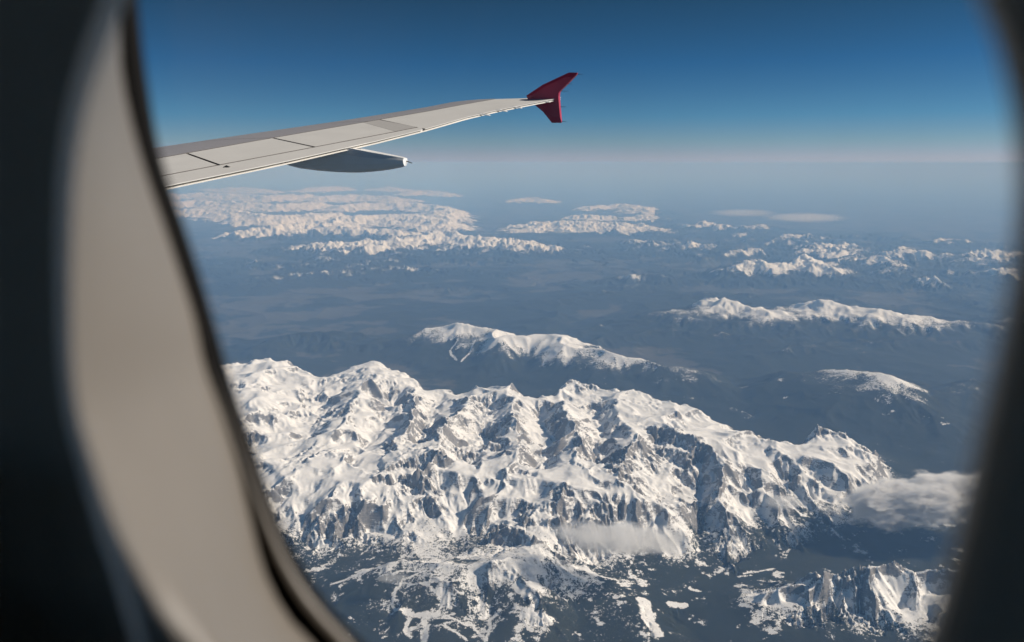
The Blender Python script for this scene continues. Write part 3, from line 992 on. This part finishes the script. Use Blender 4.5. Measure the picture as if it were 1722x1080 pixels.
# spoilers between slat line and flap line
d1f, d1r = on_wing(332, 258)[0], on_wing(371, 277)[0]
d2f, d2r = on_wing(488.6, 232)[0], on_wing(531, 247)[0]
d3f, d3r = on_wing(618, 206)[0], on_wing(658, 221)[0]
d4f, d4r = on_wing(656, 201)[0], on_wing(696, 213.5)[0]
d5f, d5r = on_wing(662, 201)[0], on_wing(714, 217)[0]
print('dividers', d1f, d1r, d2f, d2r, d3f, d3r, d4f, d4r, d5f, d5r)
c = 0.025
panel('spoiler', 6.0, d1f - c, sp(fS, g), sp(fF, -g), M_WING, o0r=4.0, o1r=d1r - c)
panel('spoiler', d1f + c, d2f - c, sp(fS, g), sp(fF, -g), M_WING, o0r=d1r + c, o1r=d2r - c)
panel('spoiler', d2f + c, d3f - 0.004, sp(fS, g), sp(fF, -g), M_WING, o0r=d2r + c, o1r=d3r - 0.004)
panel('skin_panel', d3f + 0.004, d4f - c, sp(fS, g), sp(fF, -g), M_PATCH, o0r=d3r + 0.004, o1r=d4r - c)
panel('root_panel', 2.2, 3.9, sp(fS, g), sp(fF, -g), M_WING)
# flap along the trailing edge, up to the aileron
panel('flap', 2.2, d4r, sp(fF, g), fT, M_WING, o1r=d5r - 0.06, n=24)
# outer skin and aileron: everything outboard of divider 5
ot = lambda x: on_wing(x[0], x[1])[0]
panel('outer_skin', d5f + c, O_END - 0.05, lambda o: max(float(fS(o)) + g, fLE(o)) if o < o_se else fLE(o), lambda o: float(fT(o)), M_WING, o0r=d5r + c, o1r=O_END, n=30, ns=2)
# hinge fairings, little dark gaps along the aileron's trailing edge
for p in ((812, 191), (841, 184.5), (866, 179), (914, 169)):
    o, a = on_wing(*p)
    cpt = W(o, a - 0.12, 0.012)
    v = []
    for (do, da, dz) in ((-.03, -.16, -.01), (.03, -.16, -.01), (.03, .16, -.05), (-.03, .16, -.05), (0, -.05, .008), (0, .14, -.03)):
        v.append(W(o + do, a + da, dz + 0.004))
    mesh('hinge_fairing', v, [(0, 1, 4), (1, 2, 5, 4), (2, 3, 5), (3, 0, 4, 5), (0, 3, 2, 1)], M_FAIR, wing)

# flap track fairing under the trailing edge
def vplane(px, py, o):
    d = ray(px, py)
    t = o / (d[:2] @ n2)
    P = d * t
    return P[:2] @ a2, P[2]


def Q(o, a, z):
    return np.array([n2[0] * o + a2[0] * a, n2[1] * o + a2[1] * a, z])


oN = on_wing(583, 248)[0] + 0.05
stn = [  # px, top, bottom (near side outline)
    (474, 273.2, 274.5), (484, 271, 279), (500, 267, 283.5), (528, 260.5, 287.3), (556, 254, 289.3), (583, 248.3, 290), (600, 251.5, 289.8), (620, 255.5, 288.3), (645, 260, 285.5), (668, 264, 281.8), (679, 266, 279.5)]
vs = []; NS = 10
for i, (px, t_, b_) in enumerate(stn):
    aT, zT = vplane(px, t_, oN); aB, zB = vplane(px, b_, oN)
    wd = 0.42 * min(1.0, 0.25 + i / 4.0) * (1.0 if i < 8 else (0.85, 0.6, 0.3)[i - 8])
    a_ = (aT + aB) / 2
    h = zT - zB
    ring = [(0.0, zT), (wd, zT), (wd + .02, zT - h * .35), (wd * .92, zT - h * .75), (wd * .72, zB + h * .03), (wd * .5, zB - h * .02), (wd * .25, zB), (wd * .06, zB + h * .10), (-0.02, zB + h * .35), (-0.03, zT - h * .3)]
    for (do, z) in ring: vs.append(Q(oN + do, a_, z))
fs = []; fm = []
for i in range(len(stn) - 1):
    for j in range(NS):
        a_, b_ = i * NS + j, i * NS + (j + 1) % NS
        fs.append((a_, b_, b_ + NS, a_ + NS))
fs.append(tuple(range(NS))); fs.append(tuple(range((len(stn) - 1) * NS, len(stn) * NS))[::-1])
fair = mesh('flap_track_fairing', vs, fs, M_FAIR, wing, smooth=False)
aC, zC = vplane(679.5, 273, oN + 0.1)


def rod(name, p, q_, r, m, parent, seg=6):
    p = Vector([float(x) for x in p]); q_ = Vector([float(x) for x in q_])
    d = (q_ - p).normalized(); u = d.orthogonal().normalized(); v_ = d.cross(u)
    vv = []
    for P, rad in ((p, r), (q_, r * 0.6)):
        for k in range(seg):
            t = 2 * math.pi * k / seg
            vv.append(tuple(P + (u * math.cos(t) + v_ * math.sin(t)) * rad))
    ff = [(k, (k + 1) % seg, seg + (k + 1) % seg, seg + k) for k in range(seg)] + [tuple(range(seg))[::-1], tuple(range(seg, 2 * seg))]
    return mesh(name, vv, ff, m, parent)


aD, zD = vplane(693, 274.5, oN + 0.1)
aD0, zD0 = vplane(679, 269.5, oN + 0.1)
rod('static_wick', Q(oN + 0.1, aD0, zD0), Q(oN + 0.1, aD, zD), 0.010, M_ROD, wing)

# tip fence
oW = o_tip + 0.05
out_px = [(885, 161), (912, 143), (956, 122.3), (962, 122), (971, 122.4), (969.5, 126), (955, 141), (943, 152.5), (941, 156), (940.6, 162), (941.5, 175), (944.2, 205.5), (943, 206.6), (928, 206.7), (913, 188), (897, 175), (888, 168)]
near_s = []; far_s = []
for i, (x, y) in enumerate(out_px):
    a_, z_ = vplane(x, y, oW)
    near_s.append((a_, z_))
ca_ = sum(p[0] for p in near_s) / len(near_s); cz_ = sum(p[1] for p in near_s) / len(near_s)
v = [Q(oW, a_, z_) for a_, z_ in near_s] + [Q(oW + 0.07, a_, z_) for a_, z_ in near_s]
v += [Q(oW - 0.03, ca_ + (a_ - ca_) * .8, cz_ + (z_ - cz_) * .8) for a_, z_ in near_s]
n_ = len(out_px)
f = [tuple(range(n_, 2 * n_))]
for i in range(n_):
    j = (i + 1) % n_
    f.append((i, j, n_ + j, n_ + i)); f.append((i, 2 * n_ + i, 2 * n_ + j, j))
f.append(tuple(range(2 * n_, 3 * n_)))
mesh('wing_fence', v, f, M_RED, wing)
for (x0, y0, x1, y1) in ((970, 124.5, 980, 125), (942, 153, 955, 153.3), (941.5, 179.5, 951, 179.8), (944, 204, 952, 204.6), (955, 141, 962, 141.2)):
    A0 = vplane(x0, y0, oW); A1 = vplane(x1, y1, oW)
    rod('static_wick', Q(oW + .03, *A0), Q(oW + .03, *A1), 0.006, M_ROD, wing)
# small fuel fitting on the flap skin
o, a = on_wing(381, 281.5)
mesh('fitting', [W(o - .02, a - .05, .003), W(o + .02, a - .05, .003), W(o + .02, a + .05, .003), W(o - .02, a + .05, .003), W(o, a, .03)], [(0, 1, 4), (1, 2, 4), (2, 3, 4), (3, 0, 4), (3, 2, 1, 0)], M_ROD, wing)

# ------------------------------------------------------------------ cabin window
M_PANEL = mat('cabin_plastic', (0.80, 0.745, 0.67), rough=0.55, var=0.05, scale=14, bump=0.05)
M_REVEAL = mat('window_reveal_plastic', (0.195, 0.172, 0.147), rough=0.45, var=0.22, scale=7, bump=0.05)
M_RUBBER = mat('black_gasket_rubber', (0.012, 0.0115, 0.0115), rough=0.8, spec=0.08, var=0.2)
M_SEAT = mat('dark_seat_leather', (0.05, 0.062, 0.06), rough=0.6, var=0.15, scale=60, bump=0.3)
CW = (960.0, 400.0)
NW = 120
TH = np.linspace(-math.pi, math.pi, NW, endpoint=False)


def loop_r(pts, big=False):
    if not big: pts = [(x, y if y > -130 else -130 + (y + 130) * 1.35) for x, y in pts]
    t = np.array([math.atan2(y - CW[1], x - CW[0]) for x, y in pts]); r = np.array([math.hypot(x - CW[0], y - CW[1]) for x, y in pts])
    i = np.argsort(t); t, r = t[i], r[i]
    # densify with a periodic cubic (Catmull-Rom) in angle
    T = np.concatenate([t - 2 * math.pi, t, t + 2 * math.pi]); RR = np.concatenate([r] * 3)
    m = np.gradient(RR, T)
    k = np.clip(np.searchsorted(T, TH) - 1, 0, len(T) - 2)
    h = T[k + 1] - T[k]; s = (TH - T[k]) / h
    return ((2 * s**3 - 3 * s**2 + 1) * RR[k] + (s**3 - 2 * s**2 + s) * h * m[k] + (-2 * s**3 + 3 * s**2) * RR[k + 1] + (s**3 - s**2) * h * m[k + 1])


def loop3(r, dist, grow=0.0):
    """outline on the plane at distance dist outboard of the camera."""
    out = []
    for th, q_ in zip(TH, r):
        px, py = CW[0] + (q_ + grow) * math.cos(th), CW[1] + (q_ + grow) * math.sin(th)
        d = ray(px, py)
        t = dist / (d[:2] @ n2)
        out.append(d * t)
    return out


def az_px(a, z, k=1.0, o=0.22):
    """photo point of a point on the window plane, given fore-aft and height (scaled about the window's middle)."""
    P = Q(o, -0.04 + (a + 0.04) * k, z * k)
    c_, s_ = math.cos(PITCH), math.sin(PITCH)
    dep = P[1] * c_ - P[2] * s_
    up = P[1] * s_ + P[2] * c_
    return (CX + F_PX * P[0] / dep, CY - F_PX * up / dep)


HID_TOP = [(.105, -.02), (.112, .05), (.11, .12), (.09, .175), (.05, .205), (0, .213), (-.08, .206), (-.135, .18), (-.172, .14), (-.187, .09)]
HID_BOT = [(-.085, -.19), (-.02, -.205), (.035, -.19), (.075, -.15), (.096, -.09)]


def outline(vis, k):
    return [az_px(a, z, k) for a, z in HID_TOP] + vis + [az_px(a, z, k) for a, z in HID_BOT]


PANE = outline([(232, 0), (250, 150), (270, 260), (300, 350), (330, 440), (360, 540), (387, 634), (430, 758), (467, 865), (516, 962), (569, 1037), (612, 1080)], 1.0)
GASK = outline([(203, 0), (210, 125), (225, 200), (250, 290), (280, 375), (310, 465), (335, 540), (349, 607), (387, 700), (419, 785), (448, 862), (494, 960), (545, 1030), (592, 1080)], 1.05)
RIB = outline([(201, 0), (208, 125), (223, 200), (248, 290), (278, 375), (308, 465), (332, 540), (346, 608), (382, 702), (411, 788), (436, 868), (474, 963), (520, 1034), (563, 1080)], 1.06)
GROV = outline([(198, 0), (205, 126), (220, 201), (245, 291), (275, 376), (305, 466), (328, 541), (342, 610), (376, 705), (403, 792), (424, 876), (450, 968), (490, 1040), (532, 1084)], 1.08)
RIDG = [(1640, -60), (1540, -330), (1300, -640), (950, -760), (600, -640), (380, -380), (262, -150), (215, -10), (178, 80), (152, 160), (134, 260), (128, 400), (128, 520), (133, 640), (142, 705), (170, 780), (205, 850), (242, 912), (290, 990), (345, 1080), (480, 1250), (700, 1420), (1000, 1480), (1300, 1400), (1480, 1230), (1560, 1075), (1610, 900), (1655, 730), (1690, 580), (1715, 430), (1724, 320), (1712, 190), (1690, 90)]
LIP = [(1600, -100), (1500, -380), (1280, -660), (950, -780), (590, -660), (350, -400), (240, -170), (200, -20), (165, 75), (140, 155), (122, 258), (115, 400), (116, 520), (122, 640), (132, 705), (152, 775), (180, 880), (208, 960), (242, 1075), (330, 1290), (620, 1530), (1000, 1560), (1290, 1440), (1450, 1260), (1545, 1090), (1592, 940), (1640, 730), (1672, 590), (1700, 440), (1710, 320), (1700, 190), (1676, 85), (1640, -10)]
L_pane, L_gask, L_rib, L_grov = (loop_r(p, True) for p in (PANE, GASK, RIB, GROV))
L_ridg, L_lip = loop_r(RIDG), loop_r(LIP)

window = empty('cabin_window', tuple(float(x) for x in Q(0.22, 0, 0)))
tag(window, 'oval airplane cabin window with beige reveal and dark rubber gasket framing the view', 'airplane window', 'windows along the cabin wall')
WOFF = window.location


def ring(name, loops, m, parent, close=False, smooth=True):
    v = [np.array(p) - np.array(WOFF) for lp in loops for p in lp]
    f = []
    K = len(loops)
    for i in range(K if close else K - 1):
        for j in range(NW):
            a_, b_ = i * NW + j, i * NW + (j + 1) % NW
            c_ = ((i + 1) % K) * NW
            f.append((a_, b_, c_ + (j + 1) % NW, c_ + j))
    return mesh(name, v, f, m, parent, smooth=smooth)


def blend(l1, l2, t):
    return [np.array(p) * (1 - t) + np.array(q_) * t for p, q_ in zip(l1, l2)]


P_out = loop3(L_pane, 0.232); P_in = loop3(L_pane, 0.222)
ring('gasket', [P_out, P_in, loop3(L_gask, 0.214), loop3(L_gask, 0.219, 3), loop3(L_gask, 0.240, 40)], M_RUBBER, window, close=True)
G1 = loop3(L_gask, 0.2155, 0.5); R1 = loop3(L_rib, 0.2095); V1 = loop3(L_grov, 0.2125)
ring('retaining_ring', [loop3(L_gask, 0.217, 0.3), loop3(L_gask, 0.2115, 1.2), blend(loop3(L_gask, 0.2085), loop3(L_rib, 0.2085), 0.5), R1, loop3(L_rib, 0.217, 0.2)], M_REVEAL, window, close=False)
ring('groove', [loop3(L_rib, 0.216), loop3(L_grov, 0.216, 2)], M_RUBBER, window)
RD = loop3(L_ridg, 0.148)
V2 = loop3(L_grov, 0.208)
bulge = []
reveal_loops = [loop3(L_grov, 0.216, 1.0), V2]
for t in (0.15, 0.35, 0.6, 0.85, 0.95, 1.0):
    reveal_loops.append(blend(V2, RD, t))
LP = loop3(L_lip, 0.136)
reveal_loops += [blend(RD, LP, 0.15), blend(RD, LP, 0.4), blend(RD, LP, 0.7)]
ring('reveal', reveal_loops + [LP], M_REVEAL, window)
# glass: one thin acrylic pane seated in the gasket
gm = bpy.data.materials.new('window_acrylic'); gm.use_nodes = True
N = gm.node_tree.nodes; N.remove(N['Principled BSDF'])
tr = N.new('ShaderNodeBsdfTransparent'); tr.inputs[0].default_value = (0.985, 0.985, 0.98, 1)
gl = N.new('ShaderNodeBsdfGlossy'); gl.inputs['Roughness'].default_value = 0.03; gl.inputs[0].default_value = (1, 1, 1, 1)
fr = N.new('ShaderNodeFresnel'); fr.inputs['IOR'].default_value = 1.2
ms = N.new('ShaderNodeMixShader')
gg = N.new('ShaderNodeNewGeometry'); sb = N.new('ShaderNodeMath'); sb.operation = 'SUBTRACT'; sb.inputs[0].default_value = 1.0
mu = N.new('ShaderNodeMath'); mu.operation = 'MULTIPLY'
gm.node_tree.links.new(gg.outputs['Backfacing'], sb.inputs[1]); gm.node_tree.links.new(fr.outputs[0], mu.inputs[0]); gm.node_tree.links.new(sb.outputs[0], mu.inputs[1])
gm.node_tree.links.new(mu.outputs[0], ms.inputs[0]); gm.node_tree.links.new(tr.outputs[0], ms.inputs[1]); gm.node_tree.links.new(gl.outputs[0], ms.inputs[2])
df = N.new('ShaderNodeBsdfDiffuse'); df.inputs[0].default_value = (0.9, 0.9, 0.9, 1)
pn = N.new('ShaderNodeTexNoise'); pn.inputs['Scale'].default_value = 22; pn.inputs['Detail'].default_value = 6; pn.inputs['Roughness'].default_value = 0.7
pt = N.new('ShaderNodeTexCoord'); pr = N.new('ShaderNodeMapRange'); pr.inputs[1].default_value = 0.35; pr.inputs[2].default_value = 0.75; pr.inputs[3].default_value = 0.004; pr.inputs[4].default_value = 0.03
gm.node_tree.links.new(pt.outputs['Object'], pn.inputs['Vector']); gm.node_tree.links.new(pn.outputs['Fac'], pr.inputs[0])
m2 = N.new('ShaderNodeMixShader')
gm.node_tree.links.new(pr.outputs[0], m2.inputs[0]); gm.node_tree.links.new(ms.outputs[0], m2.inputs[1]); gm.node_tree.links.new(df.outputs[0], m2.inputs[2])
gm.node_tree.links.new(m2.outputs[0], N['Material Output'].inputs[0])
pl = [np.array(p) - np.array(WOFF) for p in loop3(L_pane, 0.2275, 12)] + [np.array(p) - np.array(WOFF) for p in loop3(L_pane, 0.2255, 12)]
mesh('pane', pl, [tuple(range(NW)), tuple(range(NW, 2 * NW))[::-1]] + [(j, (j + 1) % NW, NW + (j + 1) % NW, NW + j) for j in range(NW)], gm, window)

# ------------------------------------------------------------------ cabin: wall with the opening, floor, ceiling, other walls, outer skin
def B(o, a, z): return tuple(float(x) for x in Q(o, a, z))


PITCH_W = 0.55


def square_ring(o):
    """rectangle outline of one window bay, with one vertex per loop angle."""
    out = []
    for p in LP:
        a_ = np.array(p[:2]) @ a2; z_ = p[2]
        a0, z0 = -0.04, 0.0
        da, dz = a_ - a0, z_ - z0
        k = min(PITCH_W / 2 / abs(da) if abs(da) > 1e-6 else 1e9, 1.19 / abs(dz) if abs(dz) > 1e-6 else 1e9)
        out.append(Q(o, a0 + da * k, z0 + dz * k))
    return out


def ring0(name, loops, m, close=False):
    v = [p for lp in loops for p in lp]
    f = []
    K = len(loops)
    for i in range(K if close else K - 1):
        for j in range(NW):
            a_, b_ = i * NW + j, i * NW + (j + 1) % NW
            c_ = ((i + 1) % K) * NW
            f.append((a_, b_, c_ + (j + 1) % NW, c_ + j))
    return mesh(name, v, f, m, None, smooth=False)


LPo = loop3(L_lip, 0.133, 4)
wall_loops = [loop3(L_lip, 0.1365, 0.5), LPo, loop3(L_lip, 0.130, 18), loop3(L_lip, 0.1285, 60), square_ring(0.128)]
bay = ring0('wall', wall_loops, M_PANEL)
bay['kind'] = 'structure'
M_SKIN = mat('fuselage_white_paint', (0.7, 0.7, 0.7), rough=0.4)
ring0('fuselage_wall', [loop3(L_pane, 0.2405, 4), loop3(L_gask, 0.2405, 60), square_ring(0.2405)], M_SKIN)
skin_bay = bpy.data.objects['fuselage_wall']
skin_bay['kind'] = 'structure'
# sides of the wall cavity and the cabin room behind the camera
def room(name, o0, o1, a0, a1, z0, z1, faces, m):
    v = [B(o0, a0, z0), B(o1, a0, z0), B(o1, a1, z0), B(o0, a1, z0), B(o0, a0, z1), B(o1, a0, z1), B(o1, a1, z1), B(o0, a1, z1)]
    F = {'floor': (0, 1, 2, 3), 'ceiling': (4, 5, 6, 7), 'fore': (0, 1, 5, 4), 'out': (1, 2, 6, 5), 'aft': (2, 3, 7, 6), 'in': (3, 0, 4, 7)}
    o = mesh(name, v, [F[k] for k in faces], m)
    o['kind'] = 'structure'
    return o


M_CARPET = mat('cabin_carpet', (0.22, 0.23, 0.26), rough=0.95)
for nm, k, mm_ in (('floor', 'floor', M_CARPET), ('ceiling', 'ceiling', M_PANEL), ('wall', 'fore', M_PANEL), ('wall', 'aft', M_PANEL)):
    room(nm, -1.9, 0.2405, -0.04 - 2.5 * PITCH_W, -0.04 + 2.5 * PITCH_W, -1.19, 1.19, [k], mm_)
# unseen neighbouring windows in the same wall, added to brighten the cabin
for k, lab in ((-2, 'unseen second cabin window forward of the one that frames the view'), (-1, 'unseen cabin window next forward of the one that frames the view'),
               (1, 'unseen cabin window next aft of the one that frames the view'), (2, 'unseen second cabin window aft of the one that frames the view')):
    off = Vector(B(0, k * PITCH_W, 0))
    for src in (bay, skin_bay):
        o = src.copy(); COL.objects.link(o); o.location = src.location + off
    wcopy = window.copy(); COL.objects.link(wcopy); wcopy.location = window.location + off
    wcopy['label'] = lab
    for ch in list(window.children):
        cc = ch.copy(); COL.objects.link(cc); cc.parent = wcopy
        cc.matrix_parent_inverse = ch.matrix_parent_inverse.copy()

# unseen row of window openings on the far side, added to let in light
def oval(o, ac, zc, ha, hz):
    return [Q(o, ac + ha * math.copysign(abs(math.cos(t)) ** 0.8, math.cos(t)), zc + hz * math.copysign(abs(math.sin(t)) ** 0.8, math.sin(t))) for t in TH]


for k in range(-2, 3):
    ac = -0.04 + k * PITCH_W
    sq = []
    for t in TH:
        ca_, sa_ = math.cos(t), math.sin(t)
        kk_ = min(PITCH_W / 2 / max(abs(ca_), 1e-6), 1.19 / max(abs(sa_), 1e-6))
        sq.append(Q(-1.9, ac + ca_ * kk_, sa_ * kk_))
    ring0('wall', [oval(-2.04, ac, 0.0, .17, .235), oval(-1.9, ac, 0.0, .20, .27), sq], M_PANEL)['kind'] = 'structure'

# seat in front of the camera, its edge in the lower left corner
seat = empty('passenger_chair', B(-0.1, -0.55, -1.185))
tag(seat, 'dark airplane seat back whose soft edge shows in the lower left corner', 'airplane seat')


def cushion(name, o0, o1, a0, a1, z0, z1, bev, m, parent, lean=0.0):
    bm = bmesh.new()
    bmesh.ops.create_cube(bm, size=1)
    for v_ in bm.verts:
        v_.co = Vector((v_.co.x * (o1 - o0), v_.co.y * (a1 - a0), v_.co.z * (z1 - z0)))
    bmesh.ops.bevel(bm, geom=bm.edges[:], offset=bev, segments=5, affect='EDGES')
    for v_ in bm.verts:
        oo, aa_, z_ = v_.co.x + (o0 + o1) / 2, v_.co.y + (a0 + a1) / 2 + lean * (v_.co.z + (z1 - z0) / 2), v_.co.z + (z0 + z1) / 2
        P = Q(oo, aa_, z_)
        v_.co = Vector([float(x) for x in P]) - parent.location
    me = bpy.data.meshes.new(name)
    bm.to_mesh(me); bm.free()
    me.polygons.foreach_set('use_smooth', [True] * len(me.polygons))
    return link(name, me, m, parent)


cushion('backrest', -0.40, 0.085, -0.27, -0.10, -0.75, -0.060, 0.035, M_SEAT, seat, lean=0.0)
cushion('seat_cushion', -0.42, 0.045, -0.78, -0.32, -0.88, -0.76, 0.04, M_SEAT, seat)
cushion('leg', -0.35, -0.02, -0.6, -0.5, -1.185, -0.885, 0.01, M_ROD, seat)
